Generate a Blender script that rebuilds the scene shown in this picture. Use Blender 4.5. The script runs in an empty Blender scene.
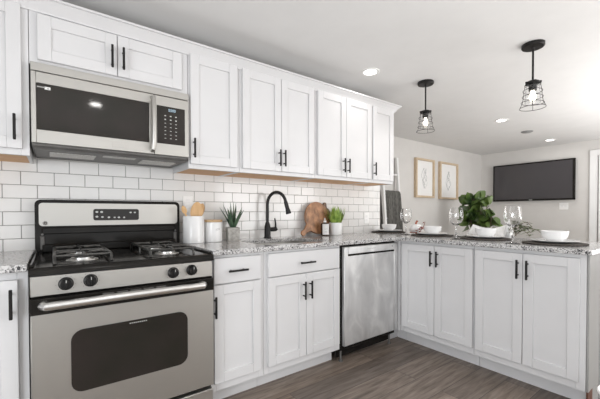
import bpy, bmesh, math, random
from mathutils import Matrix, Vector
random.seed(7)
PI = math.pi
SC = bpy.context.scene
COL = SC.collection

# ------------------------------------------------------------------ camera
cam_d = bpy.data.cameras.new('camera')
cam = bpy.data.objects.new('camera', cam_d); COL.objects.link(cam)
TH, PIT, ROL, F = 0.6426, -0.0159, 0.0018, 330.6
cam.matrix_world = (Matrix.Translation((0.0832, -2.3608, 1.1012)) @ Matrix.Rotation(-TH, 4, 'Z')
                    @ Matrix.Rotation(PI / 2 + PIT, 4, 'X') @ Matrix.Rotation(-ROL, 4, 'Z'))
cam_d.sensor_width = 36.0
cam_d.lens = F / 600 * 36
cam_d.shift_x = -1.2 / 600
cam_d.shift_y = 18.5 / 600
cam_d.clip_start = 0.02
SC.camera = cam

# ------------------------------------------------------------------ world, light, exposure
SC.view_settings.view_transform = 'Standard'
SC.view_settings.look = 'None'
SC.view_settings.gamma = 1
SC.view_settings.use_curve_mapping = False
SC.view_settings.exposure = -0.04
w = bpy.data.worlds.new('daylight'); SC.world = w
w.use_nodes = True
w.node_tree.nodes['Background'].inputs[0].default_value = (0.85, 0.93, 1.0, 1)
w.node_tree.nodes['Background'].inputs[1].default_value = 1.0

def area(name, loc, rot, sx, sy, power, col=(1, 1, 1), shape='RECTANGLE'):
    d = bpy.data.lights.new(name, 'AREA'); d.shape = shape
    d.size = sx
    if shape == 'RECTANGLE': d.size_y = sy
    d.energy = power; d.color = col
    o = bpy.data.objects.new(name, d); COL.objects.link(o)
    o.location = loc; o.rotation_euler = rot
    return o
H = 2.25
# daylight through the windows of the walls behind and to the left of the camera
area('daylight_rear_kitchen', (0.35, -4.44, 1.28), (PI / 2, 0, 0), 2.3, 1.5, 6, (1.0, 0.99, 0.98))
area('daylight_rear_living', (4.3, -4.44, 1.28), (PI / 2, 0, 0), 2.7, 1.5, 76, (1.0, 0.99, 0.98))
area('daylight_left', (-1.54, -2.55, 0.88), (PI / 2, 0, -PI / 2), 1.7, 1.1, 54, (0.93, 0.965, 1.0))
# fill panels added out of view, aimed up to brighten the ceiling
area('ceiling_fill_kitchen', (0.7, -2.9, 0.75), (PI, 0, 0), 2.6, 1.6, 35, (1.0, 0.99, 0.985))
area('ceiling_fill_living', (4.9, -2.8, 0.75), (PI, 0, 0), 2.6, 1.6, 76, (1.0, 0.99, 0.985))

# ------------------------------------------------------------------ materials
def mat(name, col, rough=0.5, metal=0.0, **kw):
    m = bpy.data.materials.new(name); m.use_nodes = True
    b = m.node_tree.nodes['Principled BSDF']
    b.inputs['Base Color'].default_value = (*col, 1)
    b.inputs['Roughness'].default_value = rough
    b.inputs['Metallic'].default_value = metal
    for k, v in kw.items():
        b.inputs[k.replace('_', ' ')].default_value = v
    return m
class NT:
    def __init__(s, m): s.t = m.node_tree; s.b = s.t.nodes['Principled BSDF']
    def n(s, typ, **kw):
        nd = s.t.nodes.new(typ)
        for k, v in kw.items():
            if k in nd.inputs.keys() if hasattr(nd.inputs, 'keys') else False: nd.inputs[k].default_value = v
            else: setattr(nd, k, v)
        return nd
    def l(s, a, b): s.t.links.new(a, b)
def coords(nt, scale=(1, 1, 1), rot=(0, 0, 0)):
    tc = nt.n('ShaderNodeTexCoord'); mp = nt.n('ShaderNodeMapping')
    mp.inputs['Scale'].default_value = scale; mp.inputs['Rotation'].default_value = rot
    nt.l(tc.outputs['Object'], mp.inputs['Vector']); return mp.outputs['Vector']
def ramp(nt, fac, stops, interp='LINEAR'):
    r = nt.n('ShaderNodeValToRGB'); e = r.color_ramp.elements; r.color_ramp.interpolation = interp
    while len(e) < len(stops): e.new(0.5)
    for i, (p, c) in enumerate(stops): e[i].position = p; e[i].color = (*c, 1)
    nt.l(fac, r.inputs['Fac']); return r.outputs['Color']
def noise_col(m, stops, scale, sc=(1, 1, 1), detail=4.0, bump=0.0, rough=None):
    nt = NT(m); v = coords(nt, sc)
    no = nt.n('ShaderNodeTexNoise'); no.inputs['Scale'].default_value = scale; no.inputs['Detail'].default_value = detail
    nt.l(v, no.inputs['Vector'])
    nt.l(ramp(nt, no.outputs['Fac'], stops), nt.b.inputs['Base Color'])
    if bump:
        bp = nt.n('ShaderNodeBump'); bp.inputs['Strength'].default_value = bump; bp.inputs['Distance'].default_value = 0.003
        nt.l(no.outputs['Fac'], bp.inputs['Height']); nt.l(bp.outputs['Normal'], nt.b.inputs['Normal'])
    if rough:
        mr = nt.n('ShaderNodeMapRange'); mr.inputs['To Min'].default_value = rough[0]; mr.inputs['To Max'].default_value = rough[1]
        nt.l(no.outputs['Fac'], mr.inputs['Value']); nt.l(mr.outputs['Result'], nt.b.inputs['Roughness'])
    return m

def paint(name, c, rough, amt=0.015, scale=6):
    m = mat(name, c, rough)
    return noise_col(m, [(0.35, tuple(x - amt for x in c)), (0.65, tuple(x + amt for x in c))], scale)
M = {}
M['cabinet'] = paint('white_cabinet_paint', (0.685, 0.68, 0.685), 0.33, 0.008)
M['ceiling'] = paint('ceiling_paint', (0.77, 0.765, 0.755), 0.9, 0.01)
M['wall'] = paint('greige_wall_paint', (0.645, 0.628, 0.605), 0.75, 0.01)
M['greypanel'] = paint('grey_end_panel', (0.33, 0.325, 0.317), 0.6, 0.008)  # darker than the cabinet colour, used on the peninsula end panel alone
M['ventgrey'] = paint('grey_vent_plastic', (0.26, 0.26, 0.255), 0.5, 0.01)
M['trim'] = paint('white_trim_paint', (0.82, 0.815, 0.81), 0.4, 0.01)
M['tile'] = paint('glossy_white_tile', (0.80, 0.79, 0.775), 0.12, 0.012, 9)
M['grout'] = paint('grey_grout', (0.27, 0.265, 0.26), 0.9, 0.02, 60)
M['black'] = mat('matte_black_metal', (0.018, 0.017, 0.017), 0.38, 0.6)
noise_col(M['black'], [(0.3, (0.014, 0.014, 0.014)), (0.7, (0.024, 0.022, 0.022))], 40)
M['enamel'] = mat('black_gloss_enamel', (0.014, 0.013, 0.012), 0.13, Specular_IOR_Level=0.14)
noise_col(M['enamel'], [(0.3, (0.012, 0.011, 0.010)), (0.7, (0.020, 0.018, 0.016))], 8, rough=(0.1, 0.22))
M['glass_black'] = mat('dark_oven_glass', (0.02, 0.018, 0.015), 0.06, Specular_IOR_Level=0.32)
noise_col(M['glass_black'], [(0.3, (0.018, 0.017, 0.013)), (0.7, (0.028, 0.022, 0.020))], 5)
M['iron'] = mat('cast_iron_grate', (0.03, 0.03, 0.03), 0.3, 0.5)
noise_col(M['iron'], [(0.3, (0.05, 0.049, 0.047)), (0.7, (0.11, 0.107, 0.10))], 70, bump=0.15)
M['chrome'] = mat('polished_steel', (0.75, 0.74, 0.72), 0.3, 1.0)
noise_col(M['chrome'], [(0.3, (0.72, 0.71, 0.69)), (0.7, (0.78, 0.77, 0.75))], 20)
def steel(name, c, sc, r=(0.40, 0.46), bump=0.0):
    m = mat(name, c, 0.3, 1.0)
    noise_col(m, [(0.3, tuple(x * 0.985 for x in c)), (0.7, tuple(min(1, x * 1.015) for x in c))], 60, sc, 3.0, bump, r)
    return m
M['steel'] = steel('brushed_stainless_steel', (0.52, 0.507, 0.48), (0.25, 8, 14))
M['steel_v'] = steel('brushed_stainless_vertical', (0.62, 0.60, 0.575), (12, 8, 0.6))
# dishwasher steel: smeared, cloudy finish
m = mat('smeared_stainless_steel', (0.6, 0.6, 0.6), 0.4, 1.0); nt = NT(m)
v = coords(nt, (2.2, 2.2, 1.1)); no = nt.n('ShaderNodeTexNoise'); no.inputs['Scale'].default_value = 3.6; no.inputs['Detail'].default_value = 9; no.inputs['Distortion'].default_value = 0.7
nt.l(v, no.inputs['Vector'])
nt.l(ramp(nt, no.outputs['Fac'], [(0.3, (0.66, 0.66, 0.66)), (0.5, (0.78, 0.78, 0.78)), (0.66, (0.92, 0.92, 0.915))]), nt.b.inputs['Base Color'])
mr = nt.n('ShaderNodeMapRange'); mr.inputs['To Min'].default_value = 0.42; mr.inputs['To Max'].default_value = 0.75
nt.l(no.outputs['Fac'], mr.inputs['Value']); nt.l(mr.outputs['Result'], nt.b.inputs['Roughness'])
M['steel_smear'] = m
# granite
m = mat('speckled_granite', (0.6, 0.6, 0.6), 0.14); nt = NT(m); v = coords(nt)
no = nt.n('ShaderNodeTexNoise'); no.inputs['Scale'].default_value = 70; no.inputs['Detail'].default_value = 3; nt.l(v, no.inputs['Vector'])
mx = nt.n('ShaderNodeMixRGB'); mx.inputs['Fac'].default_value = 0.02; nt.l(v, mx.inputs['Color1']); nt.l(no.outputs['Color'], mx.inputs['Color2'])
vo = nt.n('ShaderNodeTexVoronoi'); vo.inputs['Scale'].default_value = 190; nt.l(mx.outputs['Color'], vo.inputs['Vector'])
sp = nt.n('ShaderNodeSeparateColor'); nt.l(vo.outputs['Color'], sp.inputs['Color'])
no2 = nt.n('ShaderNodeTexNoise'); no2.inputs['Scale'].default_value = 22; no2.inputs['Detail'].default_value = 4; nt.l(v, no2.inputs['Vector'])
ad = nt.n('ShaderNodeMath'); ad.operation = 'MULTIPLY_ADD'; ad.inputs[1].default_value = 0.7; nt.l(no2.outputs['Fac'], ad.inputs[0]); nt.l(sp.outputs['Red'], ad.inputs[2])
nt.l(ramp(nt, ad.outputs['Value'], [(0.0, (0.03, 0.03, 0.032)), (0.47, (0.045, 0.045, 0.048)), (0.55, (0.20, 0.195, 0.195)), (0.68, (0.33, 0.32, 0.318)), (0.86, (0.50, 0.49, 0.485)), (1.0, (0.64, 0.63, 0.625))]), nt.b.inputs['Base Color'])
M['granite'] = m
# floor planks
m = mat('grey_brown_plank_floor', (0.2, 0.17, 0.15), 0.42); nt = NT(m); v = coords(nt)
bk = nt.n('ShaderNodeTexBrick'); bk.offset = 0.37; bk.inputs['Scale'].default_value = 1.0
bk.inputs['Brick Width'].default_value = 1.22; bk.inputs['Row Height'].default_value = 0.18
bk.inputs['Mortar Size'].default_value = 0.0018; bk.inputs['Mortar Smooth'].default_value = 0.1
bk.inputs['Color1'].default_value = (0.0, 0.0, 0.0, 1); bk.inputs['Color2'].default_value = (1, 1, 1, 1); bk.inputs['Mortar'].default_value = (0.0, 0.0, 0.0, 1)
nt.l(v, bk.inputs['Vector'])
vs = nt.n('ShaderNodeMapping'); vs.inputs['Scale'].default_value = (1.6, 16, 1); nt.l(v, vs.inputs['Vector'])
va = nt.n('ShaderNodeVectorMath'); va.operation = 'MULTIPLY_ADD'; va.inputs[1].default_value = (7, 3, 5)
nt.l(bk.outputs['Color'], va.inputs[0]); nt.l(vs.outputs['Vector'], va.inputs[2])
g = nt.n('ShaderNodeTexNoise'); g.inputs['Scale'].default_value = 2.2; g.inputs['Detail'].default_value = 7; g.inputs['Roughness'].default_value = 0.62; g.inputs['Distortion'].default_value = 0.6
nt.l(va.outputs['Vector'], g.inputs['Vector'])
gc = ramp(nt, g.outputs['Fac'], [(0.28, (0.080, 0.060, 0.047)), (0.45, (0.165, 0.132, 0.108)), (0.6, (0.235, 0.195, 0.165)), (0.78, (0.32, 0.275, 0.235))])
tone = ramp(nt, bk.outputs['Color'], [(0.0, (0.70, 0.69, 0.69)), (1.0, (1.36, 1.32, 1.28))])
mu = nt.n('ShaderNodeMixRGB'); mu.blend_type = 'MULTIPLY'; mu.inputs['Fac'].default_value = 1.0
nt.l(gc, mu.inputs['Color1']); nt.l(tone, mu.inputs['Color2'])
mm = nt.n('ShaderNodeMixRGB'); mm.inputs['Color2'].default_value = (0.05, 0.04, 0.035, 1)
nt.l(bk.outputs['Fac'], mm.inputs['Fac']); nt.l(mu.outputs['Color'], mm.inputs['Color1']); nt.l(mm.outputs['Color'], nt.b.inputs['Base Color'])
bp = nt.n('ShaderNodeBump'); bp.inputs['Strength'].default_value = 0.12; bp.inputs['Distance'].default_value = 0.002
nt.l(g.outputs['Fac'], bp.inputs['Height']); nt.l(bp.outputs['Normal'], nt.b.inputs['Normal'])
M['floor'] = m
def wood(name, a, b, sc, rough=0.5, scale=6):
    return noise_col(mat(name, a, rough), [(0.3, a), (0.7, b)], scale, sc, 6.0, 0.05)
M['rawwood'] = wood('raw_birch_plywood', (0.60, 0.30, 0.11), (0.76, 0.44, 0.20), (1.5, 14, 14))
M['spoonwood'] = wood('pale_beech_wood', (0.60, 0.36, 0.16), (0.74, 0.48, 0.25), (14, 14, 2))
M['lidwood'] = wood('bamboo_lid_wood', (0.46, 0.30, 0.16), (0.60, 0.42, 0.25), (4, 14, 14))
M['boardwood'] = wood('acacia_board_wood', (0.13, 0.06, 0.028), (0.54, 0.27, 0.13), (5, 14, 3.5), 0.4, 4)
M['darkwood'] = wood('dark_walnut_wood', (0.10, 0.055, 0.03), (0.22, 0.12, 0.07), (6, 14, 1.5), 0.4, 5)
M['framewood'] = wood('light_oak_frame', (0.52, 0.39, 0.26), (0.66, 0.53, 0.38), (14, 14, 3))
M['rededge'] = paint('reddish_brown_raw_edge', (0.13, 0.055, 0.035), 0.7, 0.01, 30)
M['ceramic'] = paint('white_glazed_ceramic', (0.83, 0.825, 0.82), 0.18, 0.008)
M['plastic'] = paint('white_plastic', (0.86, 0.855, 0.84), 0.35, 0.008)
M['cement'] = noise_col(mat('pale_grey_cement', (0.4, 0.38, 0.35), 0.85), [(0.35, (0.33, 0.315, 0.29)), (0.65, (0.50, 0.48, 0.45))], 45, bump=0.3)
M['soil'] = noise_col(mat('dark_potting_soil', (0.05, 0.035, 0.025), 1.0), [(0.3, (0.03, 0.02, 0.015)), (0.7, (0.08, 0.055, 0.04))], 90, bump=0.5)
def leafm(name, a, b, scale=9, rough=0.4):
    return noise_col(mat(name, a, rough), [(0.35, a), (0.65, b)], scale)
M['aloe'] = leafm('blue_green_succulent', (0.045, 0.085, 0.055), (0.10, 0.165, 0.09), 25)
M['grass'] = leafm('fresh_green_grass', (0.16, 0.28, 0.04), (0.40, 0.55, 0.12), 30)
M['fig'] = leafm('dark_green_fig_leaf', (0.022, 0.055, 0.014), (0.13, 0.20, 0.045), 4, 0.3)
M['euca'] = leafm('sage_green_leaf', (0.11, 0.14, 0.07), (0.24, 0.27, 0.16), 20, 0.6)
M['bark'] = noise_col(mat('grey_brown_bark', (0.15, 0.1, 0.07), 0.9), [(0.3, (0.10, 0.07, 0.05)), (0.7, (0.2, 0.15, 0.11))], 30, bump=0.3)
M['rust'] = leafm('rust_red_leaf', (0.22, 0.045, 0.025), (0.38, 0.11, 0.06), 20, 0.6)
M['mat'] = noise_col(mat('dark_brown_woven_fibre', (0.03, 0.025, 0.02), 0.8), [(0.35, (0.015, 0.012, 0.010)), (0.65, (0.075, 0.06, 0.05))], 110, bump=0.6)
M['throw'] = noise_col(mat('charcoal_knit_fabric', (0.06, 0.058, 0.052), 0.95), [(0.3, (0.075, 0.073, 0.067)), (0.7, (0.17, 0.165, 0.152))], 60, (1, 1, 0.3), bump=0.5)
M['linen'] = noise_col(mat('white_linen', (0.8, 0.79, 0.77), 0.9), [(0.3, (0.76, 0.75, 0.73)), (0.7, (0.84, 0.83, 0.81))], 80, bump=0.2)
m = mat('striped_grey_linen', (0.5, 0.5, 0.5), 0.9); nt = NT(m); v = coords(nt)
wv = nt.n('ShaderNodeTexWave'); wv.inputs['Scale'].default_value = 22; wv.inputs['Distortion'].default_value = 1.5; nt.l(v, wv.inputs['Vector'])
nt.l(ramp(nt, wv.outputs['Fac'], [(0.3, (0.20, 0.195, 0.19)), (0.6, (0.66, 0.65, 0.63))]), nt.b.inputs['Base Color'])
M['stripe'] = m
M['amber'] = noise_col(mat('dark_amber_bottle', (0.035, 0.02, 0.012), 0.12), [(0.3, (0.03, 0.018, 0.01)), (0.7, (0.05, 0.028, 0.016))], 8)
M['paper'] = paint('white_paper', (0.82, 0.815, 0.80), 0.85, 0.01, 40)
M['ink'] = paint('grey_ink', (0.34, 0.345, 0.35), 0.8, 0.03, 40)
M['darkink'] = paint('dark_print', (0.06, 0.06, 0.06), 0.6, 0.01, 40)
M['mark'] = paint('pale_grey_print', (0.55, 0.55, 0.53), 0.5, 0.02, 40)
M['filter'] = noise_col(mat('grey_mesh_filter', (0.4, 0.39, 0.38), 0.5, 0.8), [(0.3, (0.45, 0.44, 0.42)), (0.7, (0.70, 0.69, 0.67))], 160)
M['greyplastic'] = paint('dark_grey_plastic', (0.12, 0.115, 0.11), 0.45, 0.01, 20)
M['screen'] = mat('dark_tv_screen', (0.06, 0.056, 0.06), 0.16)  # base colour lifted to stand for the room reflected in the screen
noise_col(M['screen'], [(0.3, (0.058, 0.054, 0.058)), (0.7, (0.063, 0.059, 0.063))], 2)
def glass(name, rough=0.0, col=(1, 1, 1)):
    m = mat(name, col, rough); b = m.node_tree.nodes['Principled BSDF']
    b.inputs['Transmission Weight'].default_value = 1.0; b.inputs['IOR'].default_value = 1.45
    return m
M['glass'] = glass('clear_wine_glass', 0.0, (0.98, 0.98, 0.98))
def emit(name, col, s):
    m = bpy.data.materials.new(name); m.use_nodes = True; t = m.node_tree
    b = t.nodes['Principled BSDF']; b.inputs['Base Color'].default_value = (*col, 1)
    b.inputs['Emission Color'].default_value = (*col, 1); b.inputs['Emission Strength'].default_value = s
    return m
M['lamp'] = emit('lit_lamp_lens', (1.0, 0.98, 0.95), 6.0)
M['bulb'] = emit('lit_filament_bulb', (1.0, 0.93, 0.82), 3.5)
M['digit'] = emit('lit_display_digits', (0.55, 0.75, 0.9), 0.12)

# ------------------------------------------------------------------ mesh helpers
class MB:
    def __init__(s): s.bm = bmesh.new()
    def box(s, x0, y0, z0, x1, y1, z1, b=0.0015):
        lo = (min(x0, x1), min(y0, y1), min(z0, z1)); hi = (max(x0, x1), max(y0, y1), max(z0, z1))
        b = min(b, 0.45 * min(hi[i] - lo[i] for i in range(3)))
        V = {}
        for sx in (0, 1):
            for sy in (0, 1):
                for sz in (0, 1):
                    sg = (sx, sy, sz)
                    for a in range(3):
                        c = [(hi if sg[i] else lo)[i] + (0 if i == a else (-b if sg[i] else b)) for i in range(3)]
                        V[sg + (a,)] = s.bm.verts.new(c)
        fs = []
        for a in range(3):
            u, v = [i for i in range(3) if i != a]
            for sg in (0, 1):
                q = []
                for (p, r) in ((0, 0), (1, 0), (1, 1), (0, 1)):
                    k = [0, 0, 0]; k[a] = sg; k[u] = p; k[v] = r; q.append(V[tuple(k) + (a,)])
                fs.append(s.bm.faces.new(q))
        for e in range(3):
            a, c = [i for i in range(3) if i != e]
            for p in (0, 1):
                for r in (0, 1):
                    k0 = [0, 0, 0]; k0[a] = p; k0[c] = r; k1 = list(k0); k1[e] = 1
                    fs.append(s.bm.faces.new([V[tuple(k0) + (a,)], V[tuple(k1) + (a,)], V[tuple(k1) + (c,)], V[tuple(k0) + (c,)]]))
        for sx in (0, 1):
            for sy in (0, 1):
                for sz in (0, 1):
                    fs.append(s.bm.faces.new([V[(sx, sy, sz, a)] for a in range(3)]))
        bmesh.ops.recalc_face_normals(s.bm, faces=fs)
        return s
    def lathe(s, prof, c=(0, 0, 0), seg=24, axis='Z', sx=1.0, sy=1.0):
        # prof: list of (r, h); closed where r == 0
        rings = []
        def tr(x, y, h):
            if axis == 'Z': p = (x * sx, y * sy, h)
            elif axis == 'Y': p = (x, -h, y)      # h grows towards -Y
            else: p = (h, x, y)
            return (p[0] + c[0], p[1] + c[1], p[2] + c[2])
        for r, h in prof:
            if r < 1e-6: rings.append([s.bm.verts.new(tr(0, 0, h))])
            else: rings.append([s.bm.verts.new(tr(r * math.cos(2 * PI * i / seg), r * math.sin(2 * PI * i / seg), h)) for i in range(seg)])
        fs = []
        for A, B in zip(rings, rings[1:]):
            for i in range(seg):
                j = (i + 1) % seg
                if len(A) == 1 and len(B) == 1: continue
                if len(A) == 1: fs.append(s.bm.faces.new([A[0], B[i], B[j]]))
                elif len(B) == 1: fs.append(s.bm.faces.new([A[i], B[0], A[j]]))
                else: fs.append(s.bm.faces.new([A[i], B[i], B[j], A[j]]))
        bmesh.ops.recalc_face_normals(s.bm, faces=fs)
        return s
    def cyl(s, p0, p1, r0, r1=None, seg=16):
        return s.tube([p0, p1], [r0, r0 if r1 is None else r1], seg)
    def tube(s, pts, r, seg=10, closed=False, flat=1.0):
        pts = [Vector(p) for p in pts]; n = len(pts)
        rr = r if isinstance(r, (list, tuple)) else [r] * n
        rings = []; up = None
        for i, p in enumerate(pts):
            if closed: t = pts[(i + 1) % n] - pts[i - 1]
            else: t = pts[min(i + 1, n - 1)] - pts[max(i - 1, 0)]
            t.normalize()
            if up is None:
                up = Vector((0, 0, 1)) if abs(t.z) < 0.9 else Vector((1, 0, 0))
            a = t.cross(up)
            if a.length < 1e-6: a = t.cross(Vector((0, 1, 0)))
            a.normalize(); b = a.cross(t).normalized(); up = b
            rings.append([s.bm.verts.new(p + a * (rr[i] * math.cos(2 * PI * k / seg)) + b * (rr[i] * flat * math.sin(2 * PI * k / seg))) for k in range(seg)])
        fs = []
        prs = list(zip(rings, rings[1:])) + ([(rings[-1], rings[0])] if closed else [])
        for A, B in prs:
            for k in range(seg):
                j = (k + 1) % seg; fs.append(s.bm.faces.new([A[k], A[j], B[j], B[k]]))
        if not closed:
            fs.append(s.bm.faces.new(rings[0])); fs.append(s.bm.faces.new(rings[-1]))
        bmesh.ops.recalc_face_normals(s.bm, faces=fs)
        return s
    def prism(s, poly, mapf, d0, d1):
        # poly (u,v); mapf(u,v,d) -> xyz
        A = [s.bm.verts.new(mapf(u, v, d0)) for u, v in poly]; B = [s.bm.verts.new(mapf(u, v, d1)) for u, v in poly]
        fs = [s.bm.faces.new(A), s.bm.faces.new(B)]
        n = len(poly)
        for i in range(n):
            j = (i + 1) % n; fs.append(s.bm.faces.new([A[i], A[j], B[j], B[i]]))
        bmesh.ops.recalc_face_normals(s.bm, faces=fs)
        return s
    def grid(s, fn, nu, nv):
        V = [[s.bm.verts.new(fn(i / nu, j / nv)) for j in range(nv + 1)] for i in range(nu + 1)]
        for i in range(nu):
            for j in range(nv): s.bm.faces.new([V[i][j], V[i + 1][j], V[i + 1][j + 1], V[i][j + 1]])
        return s
    def leaf(s, base, d, n, L, W, curl=0.2, seg=5, thick=0.0):
        # broad leaf from base along d with normal n
        d = Vector(d).normalized(); n = Vector(n); sd = d.cross(n)
        if sd.length < 1e-5: sd = d.cross(Vector((1, 0, 0)))
        sd.normalize(); n = sd.cross(d).normalized(); base = Vector(base)
        mid, lf, rt = [], [], []
        for i in range(seg + 1):
            t = i / seg; wd = W * math.sin(PI * min(1, t * 0.93 + 0.04)) ** 0.8
            p = base + d * (L * t) - n * (curl * L * t * t)
            mid.append(s.bm.verts.new(p)); lf.append(s.bm.verts.new(p + sd * wd / 2 + n * wd * 0.14)); rt.append(s.bm.verts.new(p - sd * wd / 2 + n * wd * 0.14))
        for i in range(seg):
            s.bm.faces.new([mid[i], mid[i + 1], lf[i + 1], lf[i]]); s.bm.faces.new([rt[i], rt[i + 1], mid[i + 1], mid[i]])
        return s
    def xform(s, m): bmesh.ops.transform(s.bm, matrix=m, verts=s.bm.verts); return s
    def build(s, name, m, parent=None, smooth=True, solid=0.0, sub=0, world=False):
        if world and parent is not None: bmesh.ops.transform(s.bm, matrix=WM[parent.name].inverted(), verts=s.bm.verts)
        me = bpy.data.meshes.new(name); s.bm.to_mesh(me); s.bm.free()
        me.materials.append(M[m] if isinstance(m, str) else m)
        if smooth:
            me.polygons.foreach_set('use_smooth', [True] * len(me.polygons)); me.set_sharp_from_angle(angle=math.radians(38))
        o = bpy.data.objects.new(name, me); COL.objects.link(o)
        if parent: o.parent = parent
        if solid:
            md = o.modifiers.new('solid', 'SOLIDIFY'); md.thickness = solid; md.offset = 0
        if sub:
            md = o.modifiers.new('sub', 'SUBSURF'); md.levels = sub; md.render_levels = sub
        WM[o.name] = WM[parent.name] if parent else Matrix.Identity(4)
        return o
WM = {}
def thing(name, label, cat, loc=(0, 0, 0), rz=0.0, group=None):
    o = bpy.data.objects.new(name, None); COL.objects.link(o); o.empty_display_size = 0.05
    o.location = loc; o.rotation_euler = (0, 0, rz)
    WM[o.name] = Matrix.Translation(loc) @ Matrix.Rotation(rz, 4, 'Z')
    return tag(o, label, cat, group)
def tag(o, label, cat, group=None):
    o['label'] = label; o['category'] = cat
    if group: o['group'] = group
    return o
def struct(o): o['kind'] = 'structure'; return o
def at(o, x, y, z):   # move the origin of a one-mesh thing to its base
    o.data.transform(Matrix.Translation((-x, -y, -z))); o.location = (x, y, z); return o
def copy_tree(o, parent=None):
    c = o.copy(); COL.objects.link(c)
    if parent: c.parent = parent
    for ch in o.children: copy_tree(ch, c)
    return c

# ------------------------------------------------------------------ the room
XL, XR, YR, YF, XE = -1.6, 6.97, -4.5, 0.80, 2.92
struct(MB().box(XL - .1, YR - .1, -.1, XR + .1, YF + .1, 0, 0).build('floor', 'floor'))
struct(MB().box(XL - .1, YR - .1, H, XR + .1, YF + .1, H + .1, 0).build('ceiling', 'ceiling'))
struct(MB().box(XL - .1, 0.012, 0, XE, YF + .1, H, 0).build('wall_back', 'wall'))
struct(MB().box(XE, YF, 0, XR, YF + .1, H, 0).build('wall_far', 'wall'))
struct(MB().box(XR, YR - .1, 0, XR + .1, YF + .1, H, 0).build('wall_right', 'wall'))
def wall_open(name, axis, fixed0, fixed1, lo, hi, openings):
    mb = MB(); zs0, zs1 = 0.53, 2.03
    def bx(a, b, z0, z1):
        if axis == 'X': mb.box(a, fixed0, z0, b, fixed1, z1, 0)
        else: mb.box(fixed0, a, z0, fixed1, b, z1, 0)
    cur = lo
    for a, b in openings:
        bx(cur, a, 0, H); bx(a, b, 0, zs0); bx(a, b, zs1, H); cur = b
    bx(cur, hi, 0, H)
    return struct(mb.build(name, 'wall'))
wall_open('wall_rear', 'X', YR - .1, YR, XL, XR, [(-.8, 1.5), (2.95, 5.65)])
wall_open('wall_left', 'Y', XL - .1, XL, YR, 0.012, [(-3.40, -1.70)])
def window(n, axis, a, b, c0, c1):
    mb = MB(); z0, z1 = 0.53, 2.03
    def bx(p, q, r, s):
        if axis == 'X': mb.box(p, c0, r, q, c1, s, 0.003)
        else: mb.box(c0, p, r, c1, q, s, 0.003)
    bx(a, b, z0, z0 + .05); bx(a, b, z1 - .05, z1); bx(a, a + .05, z0, z1); bx(b - .05, b, z0, z1)
    m_ = (a + b) / 2; bx(m_ - .025, m_ + .025, z0, z1)
    return struct(mb.build('window_%d' % n, 'trim'))
window(1, 'X', -.8, 1.5, YR - .09, YR - .03); window(2, 'X', 2.95, 5.65, YR - .09, YR - .03); window(3, 'Y', -3.40, -1.70, XL - .09, XL - .03)
# baseboards of the living area
struct(MB().box(XE, YF - .014, 0, XR, YF, .1, .004).build('baseboard_far', 'trim'))
struct(MB().box(XR - .014, -.88, 0, XR, YF - .014, .1, .004).build('baseboard_right', 'trim'))
# white cased doorway at the right end of the television wall
dr = struct(MB().box(6.93, -1.80, 0.01, 6.966, -1.0, 2.0, .003).build('door_1', 'trim'))
cs = MB(); cs.box(6.945, -.985, 0, 6.97, -.885, 2.09, .004).box(6.945, -1.90, 0, 6.97, -1.80, 2.09, .004).box(6.943, -1.90, 2.0, 6.97, -.885, 2.09, .004)
struct(cs.build('door_casing', 'trim', dr))

# backsplash: real tiles on a grout bed
bs = MB()
tw, th_, g = 0.147, 0.0735, 0.0026
x0b, x1b = -1.0, 2.918
for k in range(-1, 7):
    z0 = 0.889 + th_ * k; z1 = z0 + th_
    if z0 < 0.87 - th_: continue
    off = 0.012 if k % 2 == 0 else 0.088
    i = -8
    while True:
        a = off + tw * i; b = a + tw; i += 1
        if b <= x0b: continue
        if a >= x1b: break
        bs.box(max(a + g / 2, x0b), 0.0, z0 + g / 2, min(b - g / 2, x1b), 0.010, z1 - g / 2, 0.0016)
bs = struct(bs.build('wall_backsplash', 'tile'))
struct(MB().box(x0b, 0.0035, 0.80, x1b, 0.0115, 1.4, 0).build('grout_bed', 'grout', bs))

# ------------------------------------------------------------------ cabinets
def shaker(x0, x1, z0, z1, rail=0.055):
    mb = MB(); r = rail
    mb.box(x0, -.02, z0, x0 + r, 0, z1, .002).box(x1 - r, -.02, z0, x1, 0, z1, .002)
    mb.box(x0 + r - .001, -.02, z0, x1 - r + .001, 0, z0 + r, .002).box(x0 + r - .001, -.02, z1 - r, x1 - r + .001, 0, z1, .002)
    mb.box(x0 + r - .004, -.0095, z0 + r - .004, x1 - r + .004, -.002, z1 - r + .004, .001)
    return mb
def pull(x, z, L, vertical=True):
    mb = MB(); d = Vector((0, 0, 1)) if vertical else Vector((1, 0, 0)); c = Vector((x, -.048, z))
    e = 0.0055
    if vertical: mb.box(x - e, -.0535, z - L / 2, x + e, -.0425, z + L / 2, .002)
    else: mb.box(x - L / 2, -.0535, z - e, x + L / 2, -.0425, z + e, .002)
    for s in (-1, 1):
        p = c + d * (s * (L / 2 - .022)); mb.cyl((p.x, -.0201, p.z), (p.x, -.044, p.z), .0045, seg=10)
    return mb
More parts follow.
